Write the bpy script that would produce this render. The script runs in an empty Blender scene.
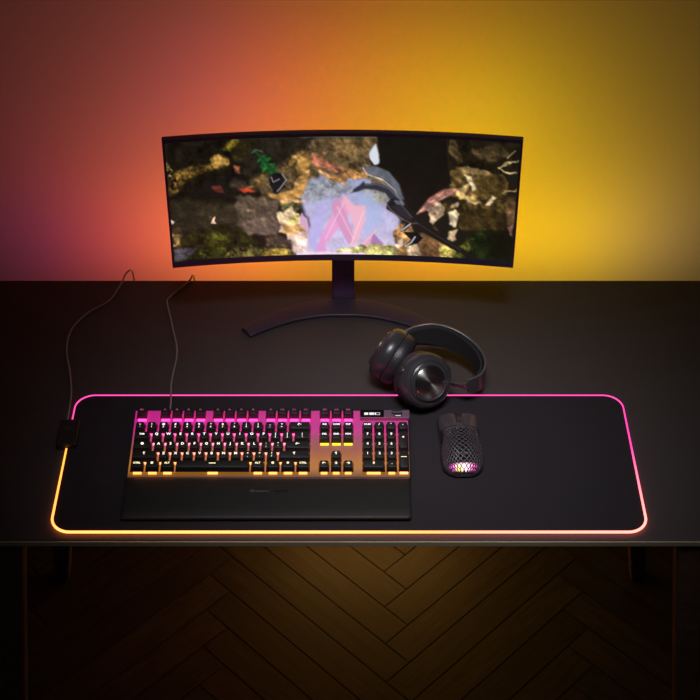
import bpy, bmesh, math, random
import numpy as np
from mathutils import Vector, Matrix, Quaternion

random.seed(7)
rng = np.random.default_rng(11)
scene = bpy.context.scene
COL = scene.collection
PI = math.pi
TOP = 0.74                      # height of the desk top

# ------------------------------------------------------------------ helpers
def s2l(c):
    def f(v):
        v = v / 255.0
        return v / 12.92 if v <= .04045 else ((v + .055) / 1.055) ** 2.4
    return tuple(f(v) for v in c)

def obj(name, me, mat=None, parent=None, loc=(0, 0, 0), rot=None, smooth=None, bevel=None, segs=2):
    o = bpy.data.objects.new(name, me)
    COL.objects.link(o)
    if mat is not None and len(me.materials) == 0:
        me.materials.append(mat)
    if parent is not None:
        o.parent = parent
    o.location = loc
    if rot is not None:
        o.rotation_euler = rot
    if smooth is not None:
        me.polygons.foreach_set('use_smooth', [True] * len(me.polygons))
        try:
            me.set_sharp_from_angle(angle=math.radians(smooth))
        except Exception:
            pass
    if bevel:
        m = o.modifiers.new('bevel', 'BEVEL')
        m.width = bevel; m.segments = segs; m.limit_method = 'ANGLE'; m.angle_limit = math.radians(35)
        m.harden_normals = False
    return o

def empty(name, loc=(0, 0, 0), rotz=0):
    o = bpy.data.objects.new(name, None)
    COL.objects.link(o)
    o.location = loc
    o.rotation_euler = (0, 0, rotz)
    o.empty_display_size = .05
    return o

def tag(o, label, cat, group=None):
    o['label'] = label; o['category'] = cat
    if group: o['group'] = group

class MB:
    def __init__(self):
        self.v = []; self.f = []; self.c = None
    def add(self, verts, faces, M=None):
        n = len(self.v)
        for p in verts:
            p = Vector(p)
            if M is not None: p = M @ p
            self.v.append(tuple(p))
        for q in faces:
            self.f.append(tuple(i + n for i in q))
        return self
    def box(self, c, s, M=None, taper=1.0, tapery=None):
        x, y, z = c; a, b, h = s[0] / 2, s[1] / 2, s[2] / 2
        t = taper; ty = t if tapery is None else tapery
        vs = [(x - a, y - b, z - h), (x + a, y - b, z - h), (x + a, y + b, z - h), (x - a, y + b, z - h),
              (x - a * t, y - b * ty, z + h), (x + a * t, y - b * ty, z + h), (x + a * t, y + b * ty, z + h), (x - a * t, y + b * ty, z + h)]
        fs = [(3, 2, 1, 0), (4, 5, 6, 7), (0, 1, 5, 4), (1, 2, 6, 5), (2, 3, 7, 6), (3, 0, 4, 7)]
        return self.add(vs, fs, M)
    def loft(self, rings, cap=True, M=None, closed=True):
        n = len(rings[0]); vs = [p for r in rings for p in r]; fs = []
        for i in range(len(rings) - 1):
            for j in range(n if closed else n - 1):
                k = (j + 1) % n
                fs.append((i * n + j, i * n + k, (i + 1) * n + k, (i + 1) * n + j))
        if cap:
            fs.append(tuple(reversed(range(n))))
            fs.append(tuple((len(rings) - 1) * n + j for j in range(n)))
        return self.add(vs, fs, M)
    def lathe(self, prof, n=48, M=None, cap=True):
        rings = [[(max(r, 1e-5) * math.cos(2 * PI * j / n), max(r, 1e-5) * math.sin(2 * PI * j / n), z) for j in range(n)] for r, z in prof]
        return self.loft(rings, cap, M)
    def tube(self, path, r, n=10, cap=True, M=None):
        P = [Vector(p) for p in path]
        rs = r if isinstance(r, (list, tuple)) else [r] * len(P)
        T = [(P[min(i + 1, len(P) - 1)] - P[max(i - 1, 0)]).normalized() for i in range(len(P))]
        u = T[0].orthogonal().normalized(); rings = []
        for i, p in enumerate(P):
            if i:
                q = T[i - 1].rotation_difference(T[i]); u = (q @ u)
            u = (u - T[i] * u.dot(T[i])).normalized(); w = T[i].cross(u)
            rings.append([tuple(p + (u * math.cos(2 * PI * j / n) + w * math.sin(2 * PI * j / n)) * rs[i]) for j in range(n)])
        return self.loft(rings, cap, M)
    def mesh(self, name):
        me = bpy.data.meshes.new(name)
        me.from_pydata(self.v, [], self.f)
        bm = bmesh.new(); bm.from_mesh(me)
        bmesh.ops.recalc_face_normals(bm, faces=bm.faces)
        bm.to_mesh(me); bm.free(); me.update()
        return me
    def build(self, name, mat=None, parent=None, **k):
        return obj(name, self.mesh(name), mat, parent, **k)

def spline(pts, n=10):
    P = [Vector(p) for p in pts]; out = []
    P = [P[0] * 2 - P[1]] + P + [P[-1] * 2 - P[-2]]
    for i in range(1, len(P) - 2):
        a, b, c, d = P[i - 1], P[i], P[i + 1], P[i + 2]
        for k in range(n):
            t = k / n
            out.append(.5 * ((2 * b) + (c - a) * t + (2 * a - 5 * b + 4 * c - d) * t * t + (3 * b - a - 3 * c + d) * t ** 3))
    out.append(P[-2])
    return out

def rounded_rect(hx, hy, r, n=10, cx=0, cy=0):
    pts = []
    for qx, qy, a0 in ((1, 1, 0), (-1, 1, 90), (-1, -1, 180), (1, -1, 270)):
        for k in range(n + 1):
            a = math.radians(a0 + 90 * k / n)
            pts.append((cx + qx * (hx - r) + r * math.cos(a), cy + qy * (hy - r) + r * math.sin(a)))
    return pts

def prism_rr(hx, hy, r, z0, z1, n=8, cx=0, cy=0, M=None, mb=None):
    mb = mb or MB(); p = rounded_rect(hx, hy, r, n, cx, cy)
    return mb.loft([[(x, y, z0) for x, y in p], [(x, y, z1) for x, y in p]], True, M)

def set_colors(me, cols, name='Col'):
    a = me.color_attributes.new(name, 'FLOAT_COLOR', 'POINT')
    arr = np.ones((len(me.vertices), 4), dtype=np.float32); arr[:, :3] = cols
    a.data.foreach_set('color', arr.ravel())

# ------------------------------------------------------------------ materials
def nodes_of(name):
    m = bpy.data.materials.new(name); m.use_nodes = True
    nt = m.node_tree; nt.nodes.clear()
    out = nt.nodes.new('ShaderNodeOutputMaterial')
    return m, nt, out

def mat(name, col, rough=.5, metal=0., spec=.5, bump=0., scale=200., var=0., aniso=0., coat=0.):
    m, nt, out = nodes_of(name)
    b = nt.nodes.new('ShaderNodeBsdfPrincipled')
    b.inputs['Base Color'].default_value = (*col, 1)
    b.inputs['Roughness'].default_value = rough
    b.inputs['Metallic'].default_value = metal
    b.inputs['Specular IOR Level'].default_value = spec
    b.inputs['Coat Weight'].default_value = coat
    tc = nt.nodes.new('ShaderNodeTexCoord')
    nz = nt.nodes.new('ShaderNodeTexNoise'); nz.inputs['Scale'].default_value = scale; nz.inputs['Detail'].default_value = 4
    nt.links.new(tc.outputs['Object'], nz.inputs['Vector'])
    if var:
        mx = nt.nodes.new('ShaderNodeMix'); mx.data_type = 'RGBA'
        mx.inputs['A'].default_value = (*[c * (1 - var) for c in col], 1)
        mx.inputs['B'].default_value = (*[min(1, c * (1 + var)) for c in col], 1)
        nt.links.new(nz.outputs['Fac'], mx.inputs['Factor'])
        nt.links.new(mx.outputs['Result'], b.inputs['Base Color'])
    if bump:
        bp = nt.nodes.new('ShaderNodeBump'); bp.inputs['Strength'].default_value = bump; bp.inputs['Distance'].default_value = .001
        nt.links.new(nz.outputs['Fac'], bp.inputs['Height'])
        nt.links.new(bp.outputs['Normal'], b.inputs['Normal'])
    if aniso:
        b.inputs['Anisotropic'].default_value = aniso
        tg = nt.nodes.new('ShaderNodeTangent'); tg.direction_type = 'RADIAL'; tg.axis = 'Z'; b.inputs['Anisotropic Rotation'].default_value = .25
        nt.links.new(tg.outputs['Tangent'], b.inputs['Tangent'])
    nt.links.new(b.outputs['BSDF'], out.inputs['Surface'])
    return m

def emit(name, col, strength=1.):
    m, nt, out = nodes_of(name)
    e = nt.nodes.new('ShaderNodeEmission')
    e.inputs['Color'].default_value = (*col, 1); e.inputs['Strength'].default_value = strength
    nt.links.new(e.outputs['Emission'], out.inputs['Surface'])
    return m

def emit_attr(name, strength=1., gloss=False):
    m, nt, out = nodes_of(name)
    a = nt.nodes.new('ShaderNodeAttribute'); a.attribute_name = 'Col'
    e = nt.nodes.new('ShaderNodeEmission'); e.inputs['Strength'].default_value = strength
    nt.links.new(a.outputs['Color'], e.inputs['Color'])
    if gloss:
        g = nt.nodes.new('ShaderNodeBsdfGlossy'); g.inputs['Roughness'].default_value = .25; g.inputs['Color'].default_value = (.02, .02, .02, 1)
        ad = nt.nodes.new('ShaderNodeAddShader')
        nt.links.new(e.outputs[0], ad.inputs[0]); nt.links.new(g.outputs[0], ad.inputs[1])
        nt.links.new(ad.outputs[0], out.inputs['Surface'])
    else:
        nt.links.new(e.outputs[0], out.inputs['Surface'])
    return m

M_WALL = mat('wall_paint', (.75, .75, .75), .9, spec=.2, bump=.05, scale=300)
M_DESK = mat('dark_laminate', (.060, .054, .055), .55, spec=.3, bump=.15, scale=500, var=.15)
M_EDGE = M_DESK
M_LEG = mat('dark_walnut', (.16, .09, .055), .5, bump=.2, scale=60, var=.5)
M_CLOTH = mat('pad_cloth', (.031, .028, .033), .95, spec=.15, bump=.3, scale=1800, var=.2)
M_RUBBER = mat('black_rubber', (.012, .012, .012), .7)
M_BLACK = mat('black_plastic', (.016, .016, .017), .45, bump=.1, scale=900)
M_CAP = mat('keycap_plastic', (.013, .013, .013), .5, bump=.1, scale=1500)
M_PLATE = mat('brushed_plate', (.40, .38, .40), .5, metal=.0, bump=.1, scale=700)
M_CASE = mat('keyboard_alloy', (.055, .05, .055), .4, metal=.5, bump=.1, scale=900)
M_REST = mat('soft_touch', (.012, .012, .010), .5, spec=.4, bump=.15, scale=1200, var=.15)
M_BEZEL = mat('monitor_plastic', (.075, .062, .115), .4, bump=.05, scale=600)
M_STAND = mat('stand_plastic', (.050, .038, .062), .42, spec=.5, bump=.08, scale=700)
M_CABLE = mat('cable_rubber', (.24, .22, .22), .4, spec=.6)
M_SHELL = mat('headset_shell', (.048, .046, .050), .30, spec=.75, bump=.1, scale=900)
M_LEATHER = mat('leatherette', (.028, .026, .030), .42, spec=.7, bump=.4, scale=350)
M_BAND = mat('band_metal', (.20, .20, .21), .35, metal=.7, bump=.05, scale=700)
M_FABRIC = mat('band_fabric', (.018, .017, .018), .9, bump=.5, scale=900)
M_DISC = mat('spun_metal', (.74, .78, .70), .30, metal=1., aniso=.85)
M_STEEL = mat('satin_steel', (.42, .41, .42), .3, metal=1.)
M_MOUSE = mat('mouse_plastic', (.066, .058, .068), .32, spec=.5, bump=.05, scale=900)

# ------------------------------------------------------------------ the setting
# herringbone floor
def make_floor():
    w, L = .066, .519
    bm = bmesh.new()
    uv = bm.loops.layers.uv.new('UVMap'); cl = bm.loops.layers.float_color.new('Col')
    q = math.sqrt(.5)
    OX, OY = .118, .425
    def quad(u0, v0, u1, v1, along_u):
        g = .0012
        c = [(u0 + g, v0 + g), (u1 - g, v0 + g), (u1 - g, v1 - g), (u0 + g, v1 - g)]
        pts = [((u - v) * q + OX, (u + v) * q + OY) for u, v in c]
        cx = sum(p[0] for p in pts) / 4; cy = sum(p[1] for p in pts) / 4
        if not (-1.75 < cx < 1.75 and -1.2 < cy < 1.15): return
        vs = [bm.verts.new((x, y, 0)) for x, y in pts]
        f = bm.faces.new(vs)
        r = random.random(); ox, oy = random.random() * 10, random.random() * 10
        for lp, (u, v) in zip(f.loops, c):
            a, b = ((u - u0), (v - v0)) if along_u else ((v - v0), (u - u0))
            lp[uv].uv = (a + ox, b + oy)
            lp[cl] = (r, r, r, 1)
    for m in range(-6, 7):
        for k in range(-60, 61):
            a = k * w + m * (w - L); b = k * w + m * (w + L)
            quad(a, b, a + L, b + w, True)
            quad(a, b + w, a + w, b + w + L, False)
    me = bpy.data.meshes.new('floor')
    # dark joint bed below the boards
    n0 = len(bm.faces)
    f = bm.faces.new([bm.verts.new(p) for p in ((-2, -1.5, -.003), (2, -1.5, -.003), (2, 1.4, -.003), (-2, 1.4, -.003))])
    f.material_index = 1
    bmesh.ops.recalc_face_normals(bm, faces=bm.faces)
    for f in bm.faces:
        if f.normal.z < 0: f.normal_flip()
    bm.to_mesh(me); bm.free()
    m, nt, out = nodes_of('oak_boards')
    b = nt.nodes.new('ShaderNodeBsdfPrincipled'); b.inputs['Roughness'].default_value = .55; b.inputs['Specular IOR Level'].default_value = .3
    tc = nt.nodes.new('ShaderNodeTexCoord'); mp = nt.nodes.new('ShaderNodeMapping'); mp.inputs['Scale'].default_value = (6, 60, 1)
    nz = nt.nodes.new('ShaderNodeTexNoise'); nz.inputs['Scale'].default_value = 1.2; nz.inputs['Detail'].default_value = 7; nz.inputs['Distortion'].default_value = 1.2
    nt.links.new(tc.outputs['UV'], mp.inputs['Vector']); nt.links.new(mp.outputs['Vector'], nz.inputs['Vector'])
    cr = nt.nodes.new('ShaderNodeValToRGB')
    cr.color_ramp.elements[0].position = .3; cr.color_ramp.elements[0].color = (.014, .0095, .006, 1)
    cr.color_ramp.elements[1].position = .72; cr.color_ramp.elements[1].color = (.038, .028, .020, 1)
    nt.links.new(nz.outputs['Fac'], cr.inputs['Fac'])
    at = nt.nodes.new('ShaderNodeAttribute'); at.attribute_name = 'Col'
    mr = nt.nodes.new('ShaderNodeMapRange'); mr.inputs['To Min'].default_value = .6; mr.inputs['To Max'].default_value = 1.25
    nt.links.new(at.outputs['Fac'], mr.inputs['Value'])
    mx = nt.nodes.new('ShaderNodeMix'); mx.data_type = 'RGBA'; mx.blend_type = 'MULTIPLY'; mx.inputs['Factor'].default_value = 1
    nt.links.new(cr.outputs['Color'], mx.inputs['A']); nt.links.new(mr.outputs['Result'], mx.inputs['B'])
    nt.links.new(mx.outputs['Result'], b.inputs['Base Color'])
    bp = nt.nodes.new('ShaderNodeBump'); bp.inputs['Strength'].default_value = .2; bp.inputs['Distance'].default_value = .001
    nt.links.new(nz.outputs['Fac'], bp.inputs['Height']); nt.links.new(bp.outputs['Normal'], b.inputs['Normal'])
    nt.links.new(b.outputs['BSDF'], out.inputs['Surface'])
    me.materials.append(m); me.materials.append(mat('floor_joint', (.01, .007, .005), .9))
    o = obj('floor', me); o['kind'] = 'structure'
make_floor()
WALL_Y = .89
o = MB().box((0, WALL_Y + .05, 1.2), (4, .1, 2.4)).build('wall_back', M_WALL); o['kind'] = 'structure'

# ------------------------------------------------------------------ desk
desk = empty('desk', (0, .31, 0))
tag(desk, 'wide dark matte desk on slim splayed wooden legs against the glowing wall', 'desk')
MB().box((0, 0.0068, TOP - .0055), (1.56, .620, .011)).build('tabletop', M_DESK, desk, bevel=.003, segs=3)
MB().box((0, -.3042, TOP - .0054), (1.558, .0022, .0098)).build('edge_band', mat('taupe_edge', (.42, .37, .22), .6, bump=.1, scale=400), desk, bevel=.0008)
for sx in (-1, 1):
    for sy, yt, yb in ((-1, .018, .045), (1, .575, .545)):
        rings = []
        for z, h in ((0, .016), (.02, .017), (TOP - .012, .0215)):
            t = z / (TOP - .012)
            cx = sx * (.607 - .103 * t + (.007 if sy < 0 else 0)); cy = yb + (yt - yb) * t - .31 + .012
            rings.append([(cx + a, cy + b, z) for a, b in rounded_rect(h, h, .006, 4)])
        MB().loft(rings).build('leg', M_LEG, desk, smooth=40)

# ------------------------------------------------------------------ monitor
TILT = math.radians(5)
mon = empty('monitor', (-.012, .572, TOP))
tag(mon, 'curved ultrawide monitor showing a rocky cave scene on a black arc stand', 'monitor')
W2, HH, R = .2885, .2425, 1.72
YC, ZB = -.045, .124                     # bottom centre of the panel front, from the stand
def panel(x, h, off=0.):                 # x along the arc, h up the panel, off towards the back
    a = x / R
    p = Vector((math.sin(a) * (R + off), -(R * (1 - math.cos(a))) + off * math.cos(a), h))
    p = Matrix.Rotation(-TILT, 3, 'X') @ p
    return (p.x, p.y + YC, p.z + ZB)
def arc_slab(x0, x1, h0, h1, o0, o1, n=40):
    rings = []
    for i in range(n + 1):
        x = x0 + (x1 - x0) * i / n
        rings.append([panel(x, h0, o0), panel(x, h1, o0), panel(x, h1, o1), panel(x, h0, o1)])
    return MB().loft(rings)
arc_slab(-W2, W2, 0, HH, .0015, .012).build('housing', M_BEZEL, mon, smooth=40, bevel=.002)
# domed back
rings = []
for k, (s, o_) in enumerate(((.97, .012), (.94, .022), (.75, .032), (.4, .036))):
    ring = []
    hs = s * HH / 2 * .98
    pts = [(-W2 * s + 2 * W2 * s * i / 24, HH / 2 - hs) for i in range(25)] + [(W2 * s - 2 * W2 * s * i / 24, HH / 2 + hs) for i in range(25)]
    rings.append([panel(x, h, o_) for x, h in pts])
MB().loft(rings).build('back_cover', M_BEZEL, mon, smooth=40)
BZ = .0065; BB = .0115; BT = .0065
bez = MB()
for x0, x1, h0, h1 in ((-W2, W2, 0, BB), (-W2, W2, HH - BT, HH), (-W2, -W2 + BZ * .6, BB, HH - BT), (W2 - BZ * .6, W2, BB, HH - BT)):
    s = arc_slab(x0, x1, h0, h1, -.0012, .0016); bez.add(s.v, s.f)
bez.build('bezel', M_BEZEL, mon, smooth=40)
# neck
rings = []
for z, y, hw, hd in ((.006, .006, .0205, .010), (.02, .006, .020, .009), (.12, .012, .0195, .009), (.25, .016, .019, .010)):
    rings.append([(a, y + b, z) for a, b in rounded_rect(hw, hd, .004, 4)])
MB().loft(rings).build('neck', mat('neck_plastic', (.13, .085, .18), .4, spec=.6, bump=.05, scale=700), mon, smooth=40)
# crescent base
top_, bot_ = [], []
N = 48
base_o, base_i = [], []
for i in range(N + 1):
    t = -1 + 2 * i / N
    xo = .176 * t
    yo = -.029 - .080 * (abs(t) ** 2.0)
    wd = .043 * (1 - .42 * abs(t) ** 1.5)
    sl = Vector((1, -.160 * t / .176, 0)).normalized()
    nx, ny = sl.y, -sl.x
    base_o.append((xo, yo + .022)); base_i.append((xo + nx * wd, yo + .022 + ny * wd))
rings = []
for (ax, ay), (bx, by) in zip(base_o, base_i):
    rings.append([(ax, ay, 0), (bx, by, 0), (bx, by, .006), ((ax + bx) / 2, (ay + by) / 2, .0095), (ax, ay, .009)])
MB().loft(rings).build('base', M_STAND, mon, smooth=40, bevel=.0015)

# -- the picture on the screen, painted on a grid of coloured points
def vnoise(w, h, cell, seed):
    r = np.random.default_rng(seed)
    gw, gh = int(w / cell) + 3, int(h / cell) + 3
    g = r.random((gh, gw))
    y = np.arange(h) / cell; x = np.arange(w) / cell
    yi = y.astype(int); xi = x.astype(int); fy = y - yi; fx = x - xi
    fy = fy * fy * (3 - 2 * fy); fx = fx * fx * (3 - 2 * fx)
    a = g[yi][:, xi]; b = g[yi][:, xi + 1]; c = g[yi + 1][:, xi]; d = g[yi + 1][:, xi + 1]
    return (a * (1 - fx) + b * fx) * (1 - fy)[:, None] + (c * (1 - fx) + d * fx) * fy[:, None]

def paint_screen():
    w, h = 708, 250                             # grid, two points to a picture unit
    X0, Y0 = 166., 135.
    gx, gy = np.meshgrid(np.arange(w) / 2 + X0, np.arange(h) / 2 + Y0)
    n1 = vnoise(w, h, 14, 1) - .5; n2 = vnoise(w, h, 14, 2) - .5; n3 = vnoise(w, h, 5, 3) - .5; n4 = vnoise(w, h, 5, 4) - .5
    wx = gx + n1 * 4 + n3 * 2; wy = gy + n2 * 4 + n4 * 2
    img = np.zeros((h, w, 3)); img[:] = (30, 26, 19)
    def mask(poly, px, py):
        m = np.zeros(px.shape, bool); n = len(poly)
        for i in range(n):
            x1, y1 = poly[i]; x2, y2 = poly[(i + 1) % n]
            if y1 == y2: continue
            c = ((y1 > py) != (y2 > py)) & (px < (x2 - x1) * (py - y1) / (y2 - y1) + x1)
            m ^= c
        return m.astype(float)
    def blur(m, r):
        for _ in range(2):
            for ax in (0, 1):
                k = np.zeros_like(m)
                for d in range(-r, r + 1): k += np.roll(m, d, ax)
                m = k / (2 * r + 1)
        return m
    def P(poly, col, soft=1, warp=True, tex=0., c2=None, alpha=1., vert=True):
        m = mask(poly, wx if warp else gx, wy if warp else gy)
        if soft: m = blur(m, soft)
        m = (m * alpha)[..., None]
        c = np.array(col, float)[None, None]
        if c2 is not None:
            ys = [p[1] for p in poly]; t = np.clip((gy - min(ys)) / (max(ys) - min(ys)), 0, 1)[..., None]
            c = c * (1 - t) + np.array(c2, float) * t
        if tex:
            tx = 1 + tex * (.7 * n3 + 1.1 * n1 + .6 * (vnoise(w, h, 3.0, int(col[0])) - .5))
            c = c * np.clip(tx, .1, 2)[..., None]
        img[:] = img * (1 - m) + c * m
    def line(pts, wd, col, alpha=1., warp=False):
        px, py = (wx, wy) if warp else (gx, gy)
        d = np.full(px.shape, 1e9)
        for (x1, y1), (x2, y2) in zip(pts, pts[1:]):
            L = (x2 - x1) ** 2 + (y2 - y1) ** 2 + 1e-9
            t = np.clip(((px - x1) * (x2 - x1) + (py - y1) * (y2 - y1)) / L, 0, 1)
            d = np.minimum(d, np.hypot(px - x1 - t * (x2 - x1), py - y1 - t * (y2 - y1)))
        m = (np.clip(wd / 2 + .5 - d, 0, 1) * alpha)[..., None]
        img[:] = img * (1 - m) + np.array(col, float) * m
    # rock walls
    P([(160, 130), (262, 130), (262, 200), (160, 205)], (24, 20, 13), 6, tex=.7)
    P([(245, 130), (390, 130), (390, 185), (300, 190), (262, 200), (250, 180)], (92, 74, 48), 5, tex=.45)
    P([(245, 132), (325, 132), (305, 148), (285, 158), (262, 170), (245, 180)], (36, 31, 23), 4, tex=.5)
    P([(166, 190), (172, 172), (184, 166), (196, 163), (210, 162), (212, 156), (222, 152), (231, 162), (222, 167), (205, 168), (190, 175), (178, 188), (168, 192)], (92, 70, 30), 2, tex=.9)
    P([(211, 158), (221, 153), (231, 162), (216, 165)], (168, 130, 62), 1, tex=.5)
    P([(222, 148), (236, 136), (242, 138), (230, 151)], (112, 96, 30), 2, tex=.6)
    P([(232, 150), (243, 138), (256, 140), (246, 160), (236, 160)], (40, 34, 16), 3, tex=.6)
    P([(165, 155), (171, 163), (174, 170), (168, 180)], (128, 110, 58), 1, tex=1.6)
    P([(170, 183), (176, 172), (182, 172), (174, 190)], (120, 88, 42), 1, tex=1.4)
    P([(188, 192), (205, 178), (238, 172), (258, 186), (262, 198), (200, 198)], (24, 22, 18), 3, tex=.4)
    P([(233, 176), (262, 186), (256, 190), (228, 184)], (62, 50, 40), 2, tex=.6)
    P([(214, 182), (222, 184), (226, 192), (216, 190)], (86, 36, 32), 1, tex=.5)
    P([(240, 187), (250, 184), (256, 190), (246, 191)], (205, 70, 42), 1)
    P([(233, 166), (240, 165), (243, 170), (236, 171)], (122, 68, 48), 1)
    P([(170, 197), (236, 200), (242, 215), (236, 230), (195, 230), (176, 226)], (42, 36, 25), 3, tex=.35)
    P([(200, 208), (236, 203), (237, 220), (202, 224)], (54, 46, 32), 2, tex=.3)
    P([(236, 193), (281, 198), (279, 214), (286, 226), (276, 234), (248, 232), (238, 222)], (98, 82, 66), 2, tex=.25, c2=(80, 66, 54))
    P([(240, 216), (284, 222), (275, 234), (250, 233)], (112, 92, 78), 2, tex=.2)
    # sky light through the cave mouth
    P([(300, 190), (310, 181), (325, 172), (345, 174), (378, 176), (392, 190), (400, 215), (402, 240), (400, 262), (300, 262), (306, 237), (312, 222), (304, 206)], (152, 158, 192), 3, c2=(212, 196, 222), tex=.12)
    P([(300, 188), (330, 174), (350, 178), (352, 190), (332, 196), (310, 200)], (128, 132, 128), 3, tex=.6, alpha=.7)
    P([(362, 186), (384, 180), (392, 198), (372, 204)], (150, 146, 104), 3, tex=.7, alpha=.6)
    P([(306, 238), (318, 205), (330, 195), (322, 225), (316, 256)], (176, 168, 224), 3, alpha=.7)
    P([(356, 192), (372, 190), (384, 210), (378, 240), (366, 236)], (160, 176, 212), 3, alpha=.7)
    # sunlit ledges
    P([(268, 192), (285, 190), (300, 182), (311, 176), (305, 190), (297, 198), (281, 200)], (192, 142, 74), 1, tex=.3)
    P([(280, 197), (300, 196), (306, 200), (282, 203)], (214, 164, 106), 1, tex=.2)
    P([(282, 201), (302, 203), (296, 212), (282, 209)], (112, 108, 62), 1, tex=.9)
    P([(296, 163), (307, 152), (313, 160), (302, 172), (296, 171)], (174, 130, 66), 1, tex=.3)
    P([(280, 166), (302, 150), (306, 152), (286, 166)], (150, 114, 58), 1, tex=.4)
    P([(250, 185), (266, 170), (272, 168), (256, 184)], (130, 96, 44), 1, tex=.4)
    P([(292, 186), (302, 170), (312, 166), (310, 176), (298, 186)], (176, 130, 76), 1, tex=.4)
    P([(313, 152), (347, 166), (347, 171), (330, 168), (312, 160)], (164, 102, 76), 1, tex=.5)
    P([(340, 165), (362, 170), (372, 168), (368, 176), (340, 176)], (180, 128, 72), 1, tex=.5)
    P([(318, 168), (350, 176), (345, 182), (330, 178)], (176, 126, 76), 1, tex=.5)
    P([(330, 140), (372, 142), (370, 150), (340, 156)], (112, 88, 54), 2, tex=.5)
    P([(277, 212), (290, 206), (302, 216), (309, 224), (308, 232), (290, 234), (279, 230)], (236, 206, 160), 1, tex=.25)
    P([(288, 214), (300, 214), (302, 221), (290, 222)], (206, 190, 110), 1, tex=.4)
    P([(280, 224), (300, 223), (310, 227), (305, 233), (284, 233)], (206, 160, 96), 1, tex=.2)
    P([(288, 233), (308, 231), (308, 254), (290, 254)], (238, 196, 168), 1, tex=.2, c2=(244, 214, 206))
    P([(300, 224), (304, 212), (309, 220), (309, 232)], (206, 162, 192), 1)
    P([(264, 236), (278, 232), (292, 242), (292, 254), (266, 256)], (72, 58, 44), 2, tex=.5)
    # crystals
    P([(316, 256), (320, 240), (323, 234), (326, 242), (328, 256)], (222, 150, 202), 1, alpha=.9, warp=False)
    P([(319, 242), (326, 226), (340, 200), (347, 194), (352, 206), (340, 226), (328, 242)], (226, 156, 178), 1, alpha=.9, warp=False, c2=(226, 150, 200))
    P([(332, 205), (338, 194), (346, 210), (357, 240), (349, 244), (338, 222)], (206, 140, 172), 1, alpha=.9, warp=False)
    P([(342, 190), (356, 204), (367, 204), (366, 220), (358, 242), (351, 246), (355, 226), (349, 210)], (232, 172, 184), 1, alpha=.9, warp=False)
    P([(359, 246), (376, 228), (380, 224), (373, 240), (364, 250)], (222, 160, 174), 1, alpha=.9, warp=False)
    P([(374, 232), (384, 243), (383, 250), (369, 250)], (160, 112, 164), 1, alpha=.9, warp=False)
    for a, b in (((326, 238), (345, 200)), ((338, 205), (354, 238)), ((352, 244), (364, 210)), ((362, 246), (377, 229))):
        line((a, b), .8, (248, 218, 236), .6)
    P([(340, 248), (352, 247), (372, 244), (400, 246), (408, 252), (410, 258), (330, 258)], (172, 164, 96), 1, tex=.6)
    P([(290, 254), (345, 252), (400, 256), (400, 262), (290, 262)], (240, 214, 230), 1, tex=.1)
    # tan boulders at the right of the mouth
    P([(392, 232), (402, 222), (412, 222), (420, 240), (432, 250), (438, 262), (400, 262), (396, 246)], (154, 114, 68), 1, tex=.5)
    P([(396, 238), (404, 236), (404, 246), (396, 246)], (232, 206, 180), 1, tex=.3)
    P([(408, 246), (424, 240), (426, 262), (410, 262)], (206, 176, 140), 1, tex=.6)
    P([(414, 235), (436, 226), (450, 248), (448, 262), (424, 262)], (112, 80, 50), 2, tex=.4)
    # right-hand rocks
    P([(440, 130), (530, 130), (530, 172), (495, 174), (465, 164), (450, 168)], (30, 24, 15), 4, tex=.6)
    P([(448, 138), (456, 138), (464, 158), (458, 161), (450, 150)], (78, 62, 38), 1, tex=.4)
    P([(470, 150), (500, 140), (512, 152), (492, 160)], (58, 46, 28), 2, tex=.5)
    P([(449, 186), (451, 172), (457, 165), (465, 163), (490, 170), (502, 172), (510, 182), (508, 194), (490, 199), (470, 200), (455, 194)], (94, 74, 40), 1, tex=.6)
    P([(458, 166), (466, 163), (492, 170), (490, 174), (465, 170)], (150, 122, 76), 1, tex=.3)
    P([(478, 176), (500, 174), (508, 184), (500, 194), (480, 192)], (70, 54, 26), 2, tex=.5)
    P([(466, 172), (472, 174), (477, 187), (474, 189), (467, 178)], (224, 204, 160), 1, tex=.2)
    P([(457, 188), (470, 180), (466, 192), (459, 193)], (206, 172, 112), 1, tex=.4)
    P([(458, 190), (474, 194), (480, 200), (462, 197)], (196, 164, 100), 1, tex=.4)
    line([(519, 158), (505, 161), (500, 165), (506, 169), (519, 172)], 1.8, (176, 156, 112), .9, True)
    line([(508, 155), (516, 148)], 1.1, (150, 130, 92), .8)
    line([(504, 192), (512, 188), (518, 186)], 1.6, (172, 140, 92), .8, True)
    P([(442, 200), (520, 194), (520, 214), (445, 214)], (58, 46, 24), 3, tex=.9)
    P([(486, 203), (493, 191), (497, 194), (490, 204)], (224, 198, 156), 1, tex=.2)
    P([(452, 203), (460, 198), (458, 206)], (216, 190, 146), 1)
    P([(466, 196), (478, 200), (482, 203), (468, 201)], (190, 160, 110), 1, tex=.4)
    P([(428, 206), (440, 199), (446, 206), (443, 214), (432, 224)], (196, 164, 132), 1, tex=.4)
    P([(456, 214), (470, 206), (492, 208), (504, 216), (506, 232), (480, 230), (462, 228)], (60, 46, 22), 2, tex=.4)
    P([(449, 210), (457, 208), (459, 215), (457, 227), (452, 226)], (228, 204, 166), 1, tex=.2)
    P([(450, 230), (460, 228), (456, 239), (449, 239)], (200, 170, 132), 1, tex=.3)
    P([(446, 242), (453, 243), (452, 253), (447, 254)], (214, 190, 160), 1, tex=.3)
    P([(440, 248), (448, 244), (462, 252), (460, 262), (442, 262)], (170, 152, 76), 1, tex=.8)
    P([(452, 264), (460, 244), (472, 233), (492, 228), (508, 236), (520, 262), (500, 266)], (28, 34, 14), 2, tex=.7)
    P([(456, 256), (464, 242), (474, 236), (470, 250), (464, 260)], (88, 88, 32), 2, tex=.8)
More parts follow.
